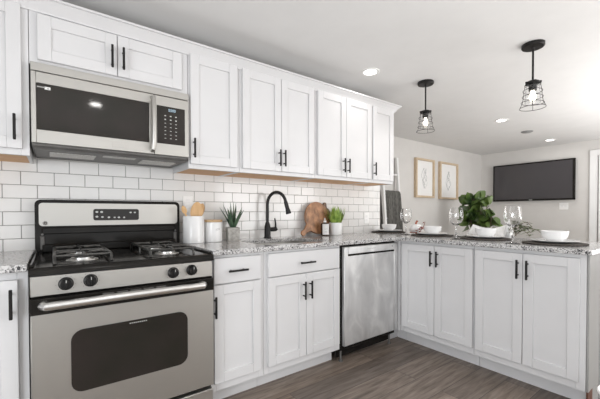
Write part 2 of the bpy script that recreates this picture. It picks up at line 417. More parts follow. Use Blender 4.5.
def base_cabinet(label, loc, rz, w, doors, drawers=(), z0=.153, zd=.70, zt=.85, zb=.868, toe=True, sl=.02, sr=.02, group=None, depth=.58, top_rail=.835):
    t = thing('base_cabinet', label, 'cabinet', loc, rz, group)
    b = MB()
    b.box(0, .02, .105, .016, depth, zb, .001).box(w - .016, .02, .105, w, depth, zb, .001)
    b.box(.016, .02, .105, w - .016, depth, .121, .001).box(.016, depth - .008, .121, w - .016, depth, zb, .001)
    b.box(0, 0, .105, sl + .015, .02, zb, .001).box(w - sr - .015, 0, .105, w, .02, zb, .001)
    b.box(sl + .015, 0, .105, w - sr - .015, .02, z0 + .02, .001).box(sl + .015, 0, top_rail - .02, w - sr - .015, .02, zb, .001)
    if drawers: b.box(sl + .015, 0, zd - .02, w - sr - .015, .02, zd + .03, .001)
    if len(doors) > 1:
        mx_ = (doors[0][1] + doors[1][0]) / 2; b.box(mx_ - .02, .001, z0, mx_ + .02, .019, zd, .001)
    b.build('body', 'cabinet', t)
    if toe: MB().box(0, .085, 0, w, .103, .105, .001).build('toe_kick', 'cabinet', t)
    for (a, c, hx, hz) in doors:
        d = shaker(a, c, z0, zd).build('door', 'cabinet', t)
        if hx is not None: pull(hx, hz, .118).build('handle', 'black', d)
    for (a, c, hx) in drawers:
        d = MB().box(a, -.02, zd + .006, c, 0, zt, .003).build('drawer', 'cabinet', t)
        pull(hx, .775, .122, False).build('handle', 'black', d)
    return t
# left of the range: one full-height door
base_cabinet('narrow white base cabinet at the left edge, beside the range', (-.345, -.61, 0), 0, .342, [(.03, .31, .29, .744)], z0=.153, zd=.835)
# between range and sink
base_cabinet('white base cabinet with one door and one drawer between range and sink cabinet', (.766, -.61, 0), 0, .338, [(.017, .312, .017, .585)], [(.017, .312, .153)])
base_cabinet('white double-door sink base cabinet with one wide drawer front', (1.106, -.61, 0), 0, .634, [(.022, .3135, .289, .592), (.3165, .619, .343, .592)], [(.022, .618, .314)])
# peninsula: faces -X
base_cabinet('white two-door peninsula cabinet next to the dishwasher corner', (2.43, -.635, 0), -PI / 2, .607, [(.022, .3125, .295, .747), (.3155, .603, .345, .747)], zd=.845, group=None)
base_cabinet('white two-door peninsula cabinet at the open right end', (2.43, -1.244, 0), -PI / 2, .606, [(.010, .300, .277, .747), (.303, .579, .330, .747)], zd=.845, sr=.028)
# corner filler between dishwasher and peninsula
fp = thing('corner_filler_panel', 'plain white filler post in the corner right of the dishwasher', 'cabinet panel', (2.366, -.61, 0))
MB().box(2.382, -.61, .105, 2.43, -.59, .868, .001).box(2.411, -.634, .105, 2.43, -.611, .868, .001).build('post', 'cabinet', fp, world=True)
MB().box(2.384, -.535, 0, 2.514, -.517, .105, .001).box(2.514, -.634, 0, 2.53, -.535, .105, .001).build('toe_kick', 'cabinet', fp, world=True)
# end panel of the peninsula
ep = thing('peninsula_end_panel', 'grey flat panel closing the right end of the peninsula', 'cabinet panel', (2.43, -1.866, 0))
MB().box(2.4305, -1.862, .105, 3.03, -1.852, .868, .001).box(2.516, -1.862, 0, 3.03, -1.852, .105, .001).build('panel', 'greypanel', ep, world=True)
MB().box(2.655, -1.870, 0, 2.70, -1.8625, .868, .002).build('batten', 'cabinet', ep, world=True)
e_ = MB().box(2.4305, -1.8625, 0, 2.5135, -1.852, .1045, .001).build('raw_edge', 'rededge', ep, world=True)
e_['label'] = 'reddish brown bare edge by the floor'

# countertops
def slab(xs, ys, inside, z0, z1):
    bm = bmesh.new(); V = {}
    def vv(i, j, k):
        if (i, j, k) not in V: V[(i, j, k)] = bm.verts.new((xs[i], ys[j], (z0, z1)[k]))
        return V[(i, j, k)]
    nx, ny = len(xs) - 1, len(ys) - 1
    ok = lambda i, j: 0 <= i < nx and 0 <= j < ny and inside((xs[i] + xs[i + 1]) / 2, (ys[j] + ys[j + 1]) / 2)
    for i in range(nx):
        for j in range(ny):
            if not ok(i, j): continue
            for k in (0, 1): bm.faces.new([vv(i, j, k), vv(i + 1, j, k), vv(i + 1, j + 1, k), vv(i, j + 1, k)])
            if not ok(i - 1, j): bm.faces.new([vv(i, j, 0), vv(i, j + 1, 0), vv(i, j + 1, 1), vv(i, j, 1)])
            if not ok(i + 1, j): bm.faces.new([vv(i + 1, j, 0), vv(i + 1, j + 1, 0), vv(i + 1, j + 1, 1), vv(i + 1, j, 1)])
            if not ok(i, j - 1): bm.faces.new([vv(i, j, 0), vv(i + 1, j, 0), vv(i + 1, j, 1), vv(i, j, 1)])
            if not ok(i, j + 1): bm.faces.new([vv(i, j + 1, 0), vv(i + 1, j + 1, 0), vv(i + 1, j + 1, 1), vv(i, j + 1, 1)])
    bmesh.ops.recalc_face_normals(bm, faces=bm.faces)
    mb = MB(); mb.bm.free(); mb.bm = bm
    return mb
def bevelled(o, wd=.004):
    md = o.modifiers.new('bevel', 'BEVEL'); md.width = wd; md.segments = 2; md.limit_method = 'ANGLE'; return o
CT = .898
SX0, SX1, SY0, SY1 = 1.15, 1.69, -.555, -.17
o = slab([.767, SX0, SX1, 2.385, 3.05], [-1.88, -.655, SY0, SY1, -.001],
         lambda x, y: (x > 2.385 or y > -.655) and not (SX0 < x < SX1 and SY0 < y < SY1), .8685, CT).build('countertop', 'granite')
bevelled(o); at(o, 1.6, -.3, .8685); tag(o, 'long L-shaped speckled granite countertop with sink cutout and peninsula', 'countertop')
o = slab([-.6, -.004], [-.655, -.001], lambda x, y: True, .8685, CT).build('countertop', 'granite')
bevelled(o); at(o, -.3, -.3, .8685); tag(o, 'short speckled granite countertop piece left of the range', 'countertop')

# sink
sk = thing('kitchen_sink', 'stainless steel undermount sink set in the granite countertop', 'sink', (1.42, -.36, .66))
b = MB(); q = .004; zb = .68
b.box(SX0 - .012, SY0 - .012, zb, SX0 - .004, SY1 + .012, .868, .001).box(SX1 + .004, SY0 - .012, zb, SX1 + .012, SY1 + .012, .868, .001)
b.box(SX0 - .012, SY0 - .012, zb, SX1 + .012, SY0 - .004, .868, .001).box(SX0 - .012, SY1 + .004, zb, SX1 + .012, SY1 + .012, .868, .001)
b.box(SX0 - .012, SY0 - .012, zb - .006, SX1 + .012, SY1 + .012, zb, .001)
b.build('basin', 'steel', sk, world=True)
MB().lathe([(0, zb + .004), (.04, zb + .004), (.044, zb + .001), (0, zb + .001)], (1.42, -.33, 0)).build('drain', 'chrome', sk, world=True)

# faucet
fx, fy = 1.452, -.082
fc = thing('kitchen_faucet', 'matte black gooseneck pull-down faucet behind the sink', 'faucet', (fx, fy, CT))
MB().lathe([(0, 0), (.031, 0), (.031, .005), (.027, .012), (.0255, .02), (.0245, .09), (.019, .115), (.0145, .13), (0, .13)]).build('base', 'black', fc)
pts = [(0, 0, .12), (0, 0, .27)]
R_ = .074; sdir = Vector((.86, -.5, 0)).normalized()
for k in range(1, 15):
    a = PI - (PI * 0.93) * k / 14
    pts.append((sdir.x * (R_ + R_ * math.cos(a)), sdir.y * (R_ + R_ * math.cos(a)), .27 + .098 * math.sin(a)))
MB().tube(pts, .0125, 14).build('spout', 'black', fc)
pe = Vector(pts[-1]); dn = (Vector(pts[-1]) - Vector(pts[-2])).normalized()
MB().tube([pe - dn * .002, pe + dn * .03, pe + dn * .055, pe + dn * .095, pe + dn * .1], [.0150, .0160, .0165, .0225, .0205], 14).build('spray_head', 'black', fc)
MB().tube([(.018, -.004, .07), (.05, -.010, .07), (.068, -.013, .072), (.078, -.016, .078)], [.0165, .0175, .018, .015], 12).build('valve', 'black', fc)
MB().tube([(.068, -.013, .082), (.066, -.016, .115), (.056, -.02, .16)], [.009, .0075, .005], 10).build('lever', 'black', fc)

# ------------------------------------------------------------------ range
rg = thing('gas_range', 'stainless steel and black freestanding gas range with four burners', 'range', (.38, -.34, 0))
W_ = True
rb = lambda mb, n, m, p=rg, **k: mb.build(n, m, p, world=True, **k)
rb(MB().box(.002, -.64, .03, .758, -.02, .862, .003), 'body', 'enamel')
for x in (.05, .71):
    for y in (-.6, -.08): rb(MB().lathe([(0, 0), (.018, 0), (.018, .01), (.012, .012), (.012, .031), (0, .031)], (x, y, 0)), 'foot', 'greyplastic')
# cooktop with raised lip and rounded front
ct = MB()
pr = [(-.02, .862), (-.02, .884), (-.655, .882), (-.672, .879), (-.682, .868), (-.684, .852), (-.64, .850), (-.64, .862)]
ct.prism(pr, lambda u, v, d: (d, u, v), 0, .76)
ct.box(.0, -.655, .88, .016, -.05, .893, .005).box(.744, -.655, .88, .76, -.05, .893, .005)
ct = rb(ct, 'cooktop', 'enamel')
# burners
for (bx_, by_, br) in ((.19, -.50, .045), (.19, -.22, .038), (.57, -.50, .042), (.57, -.22, .045)):
    k = rb(MB().lathe([(0, .8835), (br + .02, .8835), (br + .018, .887), (br, .888), (br, .896), (br - .006, .898), (0, .898)], (bx_, by_, 0)), 'burner', 'chrome', rg)
    rb(MB().lathe([(0, .898), (br * .8, .898), (br * .85, .901), (br * .8, .905), (0, .906)], (bx_, by_, 0)), 'burner_cap', 'iron', k)
# grates: each spans a front and a rear burner
for cx in (.19, .57):
    g_ = MB(); hw = .106; y0_, y1_ = -.615, -.105; zt_ = .916
    def bar(p, q_, r=.0065):
        g_.tube([p, q_], r, 8)
    for s in (-1, 1):
        g_.tube([(cx + s * hw, y0_, .884), (cx + s * hw, y0_ + .012, zt_ - .008), (cx + s * hw, y0_ + .03, zt_), (cx + s * hw, (y0_ + y1_) / 2, zt_), (cx + s * hw, y1_ - .03, zt_), (cx + s * hw, y1_ - .012, zt_ - .008), (cx + s * hw, y1_, .884)], .0065, 8)
        g_.tube([(cx + s * hw, -.36, zt_), (cx + s * hw, -.36, .884)], .006, 8)
    for y in (y0_ + .02, -.36, y1_ - .02): bar((cx - hw, y, zt_ - .001), (cx + hw, y, zt_ - .001))
    for by_ in (-.50, -.22):
        for s in (-1, 1):
            g_.tube([(cx + s * hw, by_, zt_), (cx + s * .075, by_, zt_ + .006), (cx + s * .025, by_, zt_ + .004)], .006, 8)
            g_.tube([(cx, by_ + s * .12, zt_), (cx, by_ + s * .075, zt_ + .006), (cx, by_ + s * .025, zt_ + .004)], .006, 8)
    rb(g_, 'grate', 'iron')
# control strip and knobs
rb(MB().box(.004, -.672, .765, .756, -.64, .849, .003), 'control_panel', 'steel')
for x in (0, .7565): rb(MB().box(x, -.655, .70, x + .0035, -.60, .85, .001), 'side_trim', 'enamel')
for (kx, kz) in ((.121, .808), (.208, .811), (.554, .806), (.645, .810)):
    kb = rb(MB().lathe([(0, 0), (.027, 0), (.027, .006), (.0235, .008), (.0215, .026), (.019, .030), (0, .030)], (kx, -.672, kz), 24, 'Y').box(kx - .004, -.711, kz - .02, kx + .004, -.70, kz + .02, .002), 'knob', 'black', rg)
    rb(MB().box(kx - .0012, -.7122, kz + .008, kx + .0012, -.711, kz + .019, .0002), 'pointer', 'mark', kb)
    mk = MB()
    for j in range(9):
        a = math.radians(-40 + 260 * j / 8); mk.box(kx + .034 * math.cos(a) - .001, -.6728, kz + .034 * math.sin(a) - .001, kx + .034 * math.cos(a) + .001, -.6719, kz + .034 * math.sin(a) + .001, .0001)
    rb(mk, 'dial_marks', 'darkink')
# oven door
od = MB(); od.box(.004, -.688, .19, .756, -.645, .757, .004); od = rb(od, 'oven_door', 'steel')
rb(MB().box(.003, -.690, .694, .757, -.660, .759, .003), 'door_top_band', 'enamel', od)
vt = MB()
for j in range(5): vt.box(.25 + .055 * j, -.6915, .744, .295 + .055 * j, -.6895, .751, .0005)
rb(vt, 'vent_slots', 'greyplastic', od)
def rrect(x0, x1, z0, z1, r, n=6):
    P = []
    for cx_, cz_, a0 in ((x1 - r, z1 - r, 0), (x0 + r, z1 - r, 90), (x0 + r, z0 + r, 180), (x1 - r, z0 + r, 270)):
        for k in range(n + 1):
            a = math.radians(a0 + 90 * k / n); P.append((cx_ + r * math.cos(a), cz_ + r * math.sin(a)))
    return P
XZ = lambda u, v, d: (u, d, v)
rb(MB().prism(rrect(.135, .618, .345, .610, .045), XZ, -.6905, -.686), 'oven_window', 'glass_black', od)
wd_ = MB()
for j in range(9): wd_.box(.355 + j * .0085, -.6912, .596, .360 + j * .0085, -.6904, .600, .0001)
rb(wd_, 'window_mark', 'mark', od)
hp = []
for k in range(13):
    t_ = k / 12; hp.append((.055 + .63 * t_, -.735 - .010 * math.sin(PI * t_), .735 + .004 * math.sin(PI * t_)))
hp = [(.05, -.688, .735), (.045, -.715, .735)] + hp + [(.695, -.715, .735), (.69, -.688, .735)]
rb(MB().tube(hp, .016, 14), 'handle', 'chrome', od)
# storage drawer
dw_ = rb(MB().box(.006, -.680, .055, .754, -.645, .168, .004), 'storage_drawer', 'steel')
rb(MB().tube([(.2, -.680, .135), (.22, -.705, .135), (.38, -.712, .135), (.54, -.705, .135), (.56, -.680, .135)], .010, 10), 'handle', 'chrome', dw_)
# backguard
bg = MB().prism(rrect(.0, .77, .885, 1.176, .028), XZ, -.058, -.016); bg = rb(bg, 'backguard', 'enamel')
rb(MB().prism(rrect(.018, .752, 1.030, 1.158, .018), XZ, -.066, -.057), 'backguard_panel', 'steel', bg)
rb(MB().box(.03, -.068, .985, .74, -.058, 1.022, .006).box(.03, -.075, .885, .74, -.058, .93, .006), 'vent_rail', 'enamel', bg)
for x in (.022, .728):
    rb(MB().box(x, -.07, .90, x + .02, -.058, .975, .004).lathe([(0, 0), (.006, 0), (.006, .004), (0, .004)], (x + .01, -.07, .985), 10, 'Y'), 'hinge_cover', 'greyplastic', bg)
cp = rb(MB().prism(rrect(.270, .515, 1.058, 1.126, .012), XZ, -.069, -.065), 'control_display', 'glass_black', bg)
for (x, z, s) in ((.288, 1.108, .010), (.312, 1.108, .010), (.288, 1.080, .010), (.316, 1.078, .009), (.350, 1.076, .009), (.380, 1.075, .008), (.403, 1.075, .009), (.432, 1.075, .008), (.468, 1.105, .009), (.492, 1.105, .008)):
    rb(MB().prism([(x + s * .8 * math.cos(2 * PI * j / 6), z + s * .6 * math.sin(2 * PI * j / 6)) for j in range(6)], XZ, -.0697, -.0688), 'touch_pad', 'mark', cp)
lg = rb(MB().lathe([(0, 0), (.0105, 0), (.0105, .0015), (.0085, .002), (0, .0016)], (.0455, -.066, 1.046), 24, 'Y'), 'emblem', 'greyplastic', bg)
lg['label'] = 'small round maker emblem'
pp = []
for j in range(24):
    a = 2 * PI * j / 24; pp.append((.0455 + .0082 * math.cos(a), -.0682, 1.046 + .0082 * math.sin(a)))
em = MB().tube(pp, .0006, 6, True)
em.tube([(.0455 + .004 * math.cos(a) - .002, -.0682, 1.046 + .004 * math.sin(a)) for a in (0.6, 1.5, 2.6, 3.6, 4.7, 5.6)], .0006, 6)
em.tube([(.0455 + .0025 * math.cos(a) + .003, -.0682, 1.046 + .0035 * math.sin(a)) for a in (1.0, 2.0, 3.1, 4.3, 5.4)], .0006, 6)
rb(em, 'emblem_script', 'chrome', lg)

# ------------------------------------------------------------------ dishwasher
dwz = thing('dishwasher', 'stainless steel dishwasher with smeared front between sink cabinet and corner', 'dishwasher', (2.055, -.33, 0))
db = lambda mb, n, m, p=dwz, **k: mb.build(n, m, p, world=True, **k)
db(MB().box(1.746, -.605, .085, 2.380, -.03, .864, .003), 'tub', 'enamel')
dd = MB()
dd.box(1.766, -.635, .122, 1.806, -.606, .850, .004).box(2.338, -.635, .122, 2.380, -.606, .850, .004)
dd.box(1.805, -.632, .122, 2.339, -.606, .794, .003)
dd.box(1.805, -.640, .797, 2.339, -.606, .850, .003)
dd = db(dd, 'door', 'steel_smear')
db(MB().box(1.806, -.634, .782, 2.338, -.620, .7975, .001), 'handle_recess', 'enamel', dd)
bd = MB()
for j in range(8): bd.box(2.005 + j * .012, -.6408, .822, 2.013 + j * .012, -.6398, .829, .0002)
db(bd, 'badge', 'mark', dd)
db(MB().box(2.30, -.6408, .822, 2.306, -.6398, .834, .0002), 'status_mark', 'darkink', dd)
db(MB().box(1.750, -.56, .02, 2.360, -.545, .085, .002), 'kick_plate', 'enamel')
for x in (1.775, 2.335): db(MB().lathe([(0, 0), (.016, 0), (.016, .008), (.008, .01), (.008, .086), (0, .086)], (x, -.585, 0), 12), 'levelling_foot', 'greyplastic')

# ------------------------------------------------------------------ upper cabinets
UB, UT = 1.375, 2.100
def upper_cabinet(label, x0, w, doors, zb=UB, zt=UT, z0=1.402, z1=2.072, hz=1.496, sl=.02, sr=.02):
    t = thing('wall_cabinet', label, 'cabinet', (x0, -.325, zb))
    d = .337; h = zt - zb
    b = MB()
    b.box(0, .019, .0, .014, d, h, .001).box(w - .014, .019, 0, w, d, h, .001).box(.014, .019, h - .014, w - .014, d, h, .001).box(.014, d - .008, .012, w - .014, d, h - .014, .001)
    a, c = z0 - zb, z1 - zb
    b.box(0, 0, 0, sl + .012, .019, h, .001).box(w - sr - .012, 0, 0, w, .019, h, .001)
    b.box(sl + .012, 0, 0, w - sr - .012, .019, a + .012, .001).box(sl + .012, 0, c - .012, w - sr - .012, .019, h, .001)
    if len(doors) > 1:
        mx_ = (doors[0][1] + doors[1][0]) / 2; b.box(mx_ - .02, .001, a, mx_ + .02, .018, c, .001)
    b.build('body', 'cabinet', t)
    bp_ = MB().box(.0145, .0195, .003, w - .0145, d - .009, .011, .001).build('bottom_panel', 'rawwood', t)
    bp_['label'] = 'bare wood underside'
    for (p, q_, hx) in doors:
        dd_ = shaker(p, q_, a, c).build('door', 'cabinet', t)
        if hx is not None: pull(hx, hz - zb, .118).build('handle', 'black', dd_)
    return t
upper_cabinet('white wall cabinet at the left edge, left of the microwave', -.36, .356, [(.03, .330, .304)])
upper_cabinet('short white two-door wall cabinet above the microwave', -.002, .746, [(.031, .366, .341), (.369, .708, .394)], zb=1.812, z0=1.836, z1=2.052, hz=1.925)
upper_cabinet('single-door white wall cabinet directly right of the microwave', .746, .340, [(.009, .320, .026)])
upper_cabinet('white two-door wall cabinet over the faucet, left of the other double one', 1.088, .654, [(.018, .327, .303), (.330, .637, .345)])
upper_cabinet('white two-door wall cabinet over the cutting board and small plants', 1.744, .660, [(.018, .327, .288), (.330, .648, .342)])
upper_cabinet('single-door white wall cabinet at the right end of the row', 2.406, .314, [(.006, .298, .013)])
# crown moulding with a return at the right end
pr = [(-.3255, 2.062), (-.334, 2.062), (-.338, 2.072), (-.346, 2.078), (-.352, 2.094), (-.368, 2.106), (-.372, 2.112), (-.383, 2.114), (-.383, 2.124), (-.3255, 2.124)]
cw = MB().prism(pr, lambda u, v, d: (d + (-(u + .3255) if d > 0 else 0), u, v), -.36, 2.7205)
cw.prism(pr, lambda u, v, d: (2.7205 - (u + .3255), -.3255 + (u + .3255) if d < 0 else 0.010, v), -1, 1)
o = cw.build('crown_moulding', 'cabinet'); at(o, 1.2, -.34, 2.062); tag(o, 'white crown moulding along the top of the wall cabinets', 'moulding')

# ------------------------------------------------------------------ microwave
YM = -.365
mw = thing('microwave', 'stainless over-the-range microwave with dark glass door above the range', 'microwave', (.37, -.18, 1.412))
wb = lambda mb, n, m, p=mw, **k: mb.build(n, m, p, world=True, **k)
wb(MB().box(.004, -.330, 1.418, .736, .010, 1.811, .003), 'body', 'steel')
wb(MB().box(.003, YM, 1.772, .737, -.331, 1.811, .002), 'top_grille', 'steel')
md_ = MB(); XD = .542
# door frame around glass
md_.box(.003, YM, 1.434, .023, -.331, 1.769, .002).box(.022, YM, 1.716, XD, -.331, 1.769, .002).box(.022, YM, 1.434, XD, -.331, 1.498, .002).box(.516, YM, 1.497, XD, -.331, 1.717, .002)
md_.box(.022, YM + .012, 1.497, .517, -.331, 1.717, .001)
md_ = wb(md_, 'door', 'steel')
gl = wb(MB().box(.0232, YM + .001, 1.4985, .5158, YM + .0115, 1.7155, .001), 'door_glass', 'glass_black', md_)
wb(MB().prism(rrect(.09, .40, 1.525, 1.69, .006), XZ, YM + .0003, YM + .0012), 'viewing_screen', 'greyplastic' if False else 'glass_black', gl)
st = wb(MB().box(.055, YM + .0002, 1.690, .0775, YM + .0012, 1.703, .0002), 'sticker', 'paper', gl)
mk = MB()
mk.box(.065, YM - .0004, 1.693, .073, YM + .0001, 1.6965, .0001).box(.0575, YM - .0004, 1.698, .0595, YM + .0001, 1.700, .0001)
wb(mk, 'sticker_print', 'darkink', gl)
mk = MB()
for j in range(6): mk.box(.027 + j * .0045, YM + .0003, 1.696, .0302 + j * .0045, YM + .0012, 1.701, .0001)
wb(mk, 'glass_print', 'mark', gl)
wb(MB().box(.335, YM - .0012, 1.452, .407, YM + .0002, 1.474, .0004), 'name_plate', 'steel', md_)
hx = .532
wb(MB().tube([(hx, YM, 1.748), (hx, YM - .030, 1.742), (hx, YM - .040, 1.70), (hx, YM - .044, 1.60), (hx, YM - .040, 1.50), (hx, YM - .030, 1.460), (hx, YM, 1.454)], .0125, 12), 'handle', 'steel', md_)
kp = wb(MB().box(XD + .002, YM, 1.434, .737, -.331, 1.769, .002), 'control_side', 'steel')
kg = wb(MB().box(.557, YM - .002, 1.499, .714, YM + .001, 1.714, .001), 'keypad', 'glass_black', kp)
for r in range(7):
    for c in range(3):
        x = .602 + .030 * c; z = 1.660 - .0215 * r
        wb(MB().box(x - .0045, YM - .0026, z - (.003 if r < 2 else .0016), x + .0045, YM - .0019, z + (.003 if r < 2 else .0016), .0002), 'key', 'mark', kg)
dg = MB()
for j in range(4):
    x = .621 + .0105 * j
    dg.box(x, YM - .0027, 1.688, x + .0016, YM - .0019, 1.700, .0001).box(x + .005, YM - .0027, 1.688, x + .0066, YM - .0019, 1.700, .0001).box(x, YM - .0027, 1.6995, x + .0066, YM - .0019, 1.701, .0001).box(x, YM - .0027, 1.687, x + .0066, YM - .0019, 1.6885, .0001)
wb(dg, 'clock_digits', 'digit', kg)
# underside
un = wb(MB().prism([(.0, 1.4175), (-.345, 1.4175), (-.352, 1.424), (-.352, 1.4335), (-.335, 1.4335), (-.335, 1.4178), (.0, 1.4178)], lambda u, v, d: (d, u, v), .006, .734), 'underside', 'greyplastic')
wb(MB().box(.01, -.345, 1.410, .73, .008, 1.4172, .004), 'base_panel', 'greyplastic')
for x0_, x1_ in ((.07, .27), (.50, .69)):
    wb(MB().box(x0_, -.26, 1.406, x1_, -.12, 1.4105, .001), 'grease_filter', 'filter')
wb(MB().box(.30, -.30, 1.4065, .46, -.25, 1.4105, .001), 'lamp_cover', 'filter')

# ------------------------------------------------------------------ ceiling fittings
def downlight(x, y, label, power=2.0):
    t = thing('recessed_downlight', label, 'ceiling light', (x, y, H), 0, 'recessed ceiling lights')
    MB().lathe([(.052, -.001), (.052, -.004), (.072, -.006), (.076, -.003), (.076, -.0005)], seg=32).build('trim_ring', 'plastic', t)
    MB().lathe([(0, -.0035), (.053, -.0035), (.053, -.001), (0, -.001)], seg=32).build('lens', 'lamp', t)
    a = area('lamp_light', (x, y, H - .008), (0, 0, 0), .10, .10, power, (1, .97, .93), 'DISK')
    return t
downlight(2.165, -.525, 'recessed ceiling light nearest the wall cabinets', 0.8)
downlight(4.57, -.54, 'recessed ceiling light between the pendants, left of the round ceiling vent')
downlight(6.41, -.51, 'farthest recessed ceiling light near the television wall')
downlight(.45, -2.46, 'recessed ceiling light mirrored in the microwave door')
o = MB().lathe([(0, -.018), (.05, -.018), (.066, -.012), (.075, -.001), (0, -.001)], seg=28).lathe([(0, -.022), (.03, -.022), (.034, -.017), (0, -.017)], seg=20).build('ceiling_vent', 'ventgrey')
o.location = (5.48, -.51, H); tag(o, 'small round grey vent on the ceiling before the television wall', 'ceiling vent')

def pendant(x, y, label):
    t = thing('pendant_lamp', label, 'pendant lamp', (x, y, H), 0, 'wire cage pendants over the peninsula')
    MB().lathe([(0, -.0005), (.068, -.0005), (.068, -.018), (.064, -.023), (.012, -.025), (.008, -.032), (0, -.032)], seg=32).build('canopy', 'black', t)
    MB().cyl((0, 0, -.03), (0, 0, -.252), .0065, seg=12).build('rod', 'black', t)
    s_ = MB().lathe([(0, -.248), (.03, -.25), (.040, -.256), (.043, -.266), (.043, -.272), (.024, -.274), (.024, -.315), (0, -.315)], seg=24)
    for k in range(5):
        a = 2 * PI * k / 5; s_.lathe([(0, 0), (.008, 0), (.008, .012), (0, .014)], (.043 * math.cos(a), .043 * math.sin(a), -.268), 8)
    s_.build('socket_cap', 'black', t)
    MB().lathe([(0, -.310), (.011, -.312), (.012, -.325), (.017, -.340), (.021, -.355), (.021, -.366), (.015, -.380), (0, -.386)], seg=20).build('bulb', 'bulb', t)
    cg = MB()
    for (r, z) in ((.046, -.275), (.056, -.318), (.060, -.358), (.066, -.398), (.076, -.432)):
        off = .006 if z > -.43 else 0
        cg.tube([(r * math.cos(2 * PI * k / 28), r * math.sin(2 * PI * k / 28), z + off * math.sin(2 * PI * k / 28 + r * 90)) for k in range(28)], .0019, 6, True)
    for k in range(4):
        a = 2 * PI * k / 4 + .3
        cg.tube([(r * math.cos(a), r * math.sin(a), z) for (r, z) in ((.040, -.262), (.044, -.275), (.050, -.318), (.053, -.358), (.060, -.398), (.076, -.432))], .0017, 6)
    cg.build('wire_cage', 'black', t)
    jar = MB().lathe([(.036, -.274), (.040, -.30), (.044, -.33), (.045, -.40), (.0435, -.40), (.0425, -.33), (.0385, -.30), (.0345, -.274)], seg=28)
    jar.build('glass_shade', 'glass', t)
    d = bpy.data.lights.new('bulb_light', 'POINT'); d.energy = 0.5; d.color = (1, .9, .78); d.shadow_soft_size = .03
    o = bpy.data.objects.new('bulb_light', d); COL.objects.link(o); o.location = (x, y, H - .47)
    return t
pendant(2.72, -.672, 'black wire cage pendant farther from the camera, nearer the wall cabinets')
pendant(2.72, -1.488, 'black wire cage pendant nearer the camera, over the peninsula end')

# ------------------------------------------------------------------ wall things
def plate(x, y, z, w, h, rz, label, cat, slots):
    t = thing('wall_plate', label, cat, (x, y, z), rz)
    MB().box(-w / 2, -.006, -h / 2, w / 2, -.0001, h / 2, .002).build('cover', 'plastic', t)
    s_ = MB()
    for (a, b) in slots: s_.box(a - .016, -.0075, b - .014, a + .016, -.0055, b + .014, .002)
    s_.build('insert', 'ceramic', t)
plate(.845, 0, 1.165, .07, .115, 0, 'white outlet plate on the tiles behind the utensil crock', 'outlet', [(0, .02), (0, -.02)])
plate(2.70, 0, 1.045, .07, .115, 0, 'white outlet plate on the tiles right of the small plants', 'outlet', [(0, .02), (0, -.02)])
plate(XR, -.55, 1.205, .125, .115, -PI / 2, 'white wall plate on the wall below the television', 'switch', [(-.025, 0), (.025, 0)])

tv = thing('television', 'black flat television mounted on the far right wall', 'television', (6.93, -.083, 1.305))
tb = lambda mb, n, m, p=tv: mb.build(n, m, p, world=True)
fr = MB(); y0_, y1_, z0_, z1_ = -.712, .546, 1.308, 1.992
fr.box(6.905, y0_, z0_, 6.945, y1_, z0_ + .03, .003).box(6.905, y0_, z1_ - .022, 6.945, y1_, z1_, .003).box(6.905, y0_, z0_, 6.945, y0_ + .03, z1_, .003).box(6.905, y1_ - .022, z0_, 6.945, y1_, z1_, .003).box(6.925, y0_ + .01, z0_ + .01, 6.945, y1_ - .01, z1_ - .01, .001)
tb(fr, 'bezel', 'enamel')
tb(MB().box(6.912, y0_ + .0295, z0_ + .0295, 6.9245, y1_ - .0215, z1_ - .0215, .001), 'screen', 'screen')
tb(MB().box(6.9035, -.11, z0_ + .008, 6.9052, -.06, z0_ + .020, .0005), 'badge', 'mark')
tb(MB().box(6.946, -.3, 1.5, 6.969, .15, 1.8, .003), 'wall_bracket', 'greyplastic')

def picture(x0, x1, z0, z1, label, seed):
    t = thing('picture_frame', label, 'picture', ((x0 + x1) / 2, YF - .0005, z0), 0, None)
    w2 = (x1 - x0) / 2; h = z1 - z0; f = .032; d = .05
    mb = MB()
    mb.box(-w2, -d, 0, -w2 + f, 0, h, .002).box(w2 - f, -d, 0, w2, 0, h, .002).box(-w2 + f, -d, 0, w2 - f, 0, f, .002).box(-w2 + f, -d, h - f, w2 - f, 0, h, .002)
    mb.build('frame', 'framewood', t)
    p = MB().box(-w2 + f - .001, -.022, f - .001, w2 - f + .001, -.004, h - f + .001, .001).build('artwork', 'paper', t)
    rnd = random.Random(seed); ln = MB()
    # loose contour drawing: a few wandering pen lines
    for s_ in range(4):
        a = rnd.uniform(0, 6); pts_ = []
        for k in range(26):
            u = k / 25
            pts_.append((rnd.uniform(-.004, .004) + .055 * math.sin(a + u * (5 + s_)) * (0.5 + .5 * math.sin(PI * u)) + .02 * (s_ - 1.5), -.0224, h * (.24 + .52 * u)))
        ln.tube(pts_, .0024, 5)
    for s_ in range(2):
        cz_ = h * (.63 - .2 * s_); r_ = .035 + .012 * s_
        ln.tube([(.01 + r_ * math.cos(2 * PI * k / 16), -.0224, cz_ + 1.3 * r_ * math.sin(2 * PI * k / 16)) for k in range(15)], .0016, 5)
    ln.build('line_drawing', 'ink', p)
picture(4.70, 5.225, 1.345, 1.978, 'left of two oak framed line drawings on the far wall', 3)
picture(5.40, 5.99, 1.335, 1.978, 'right of two oak framed line drawings, nearer the room corner', 11)

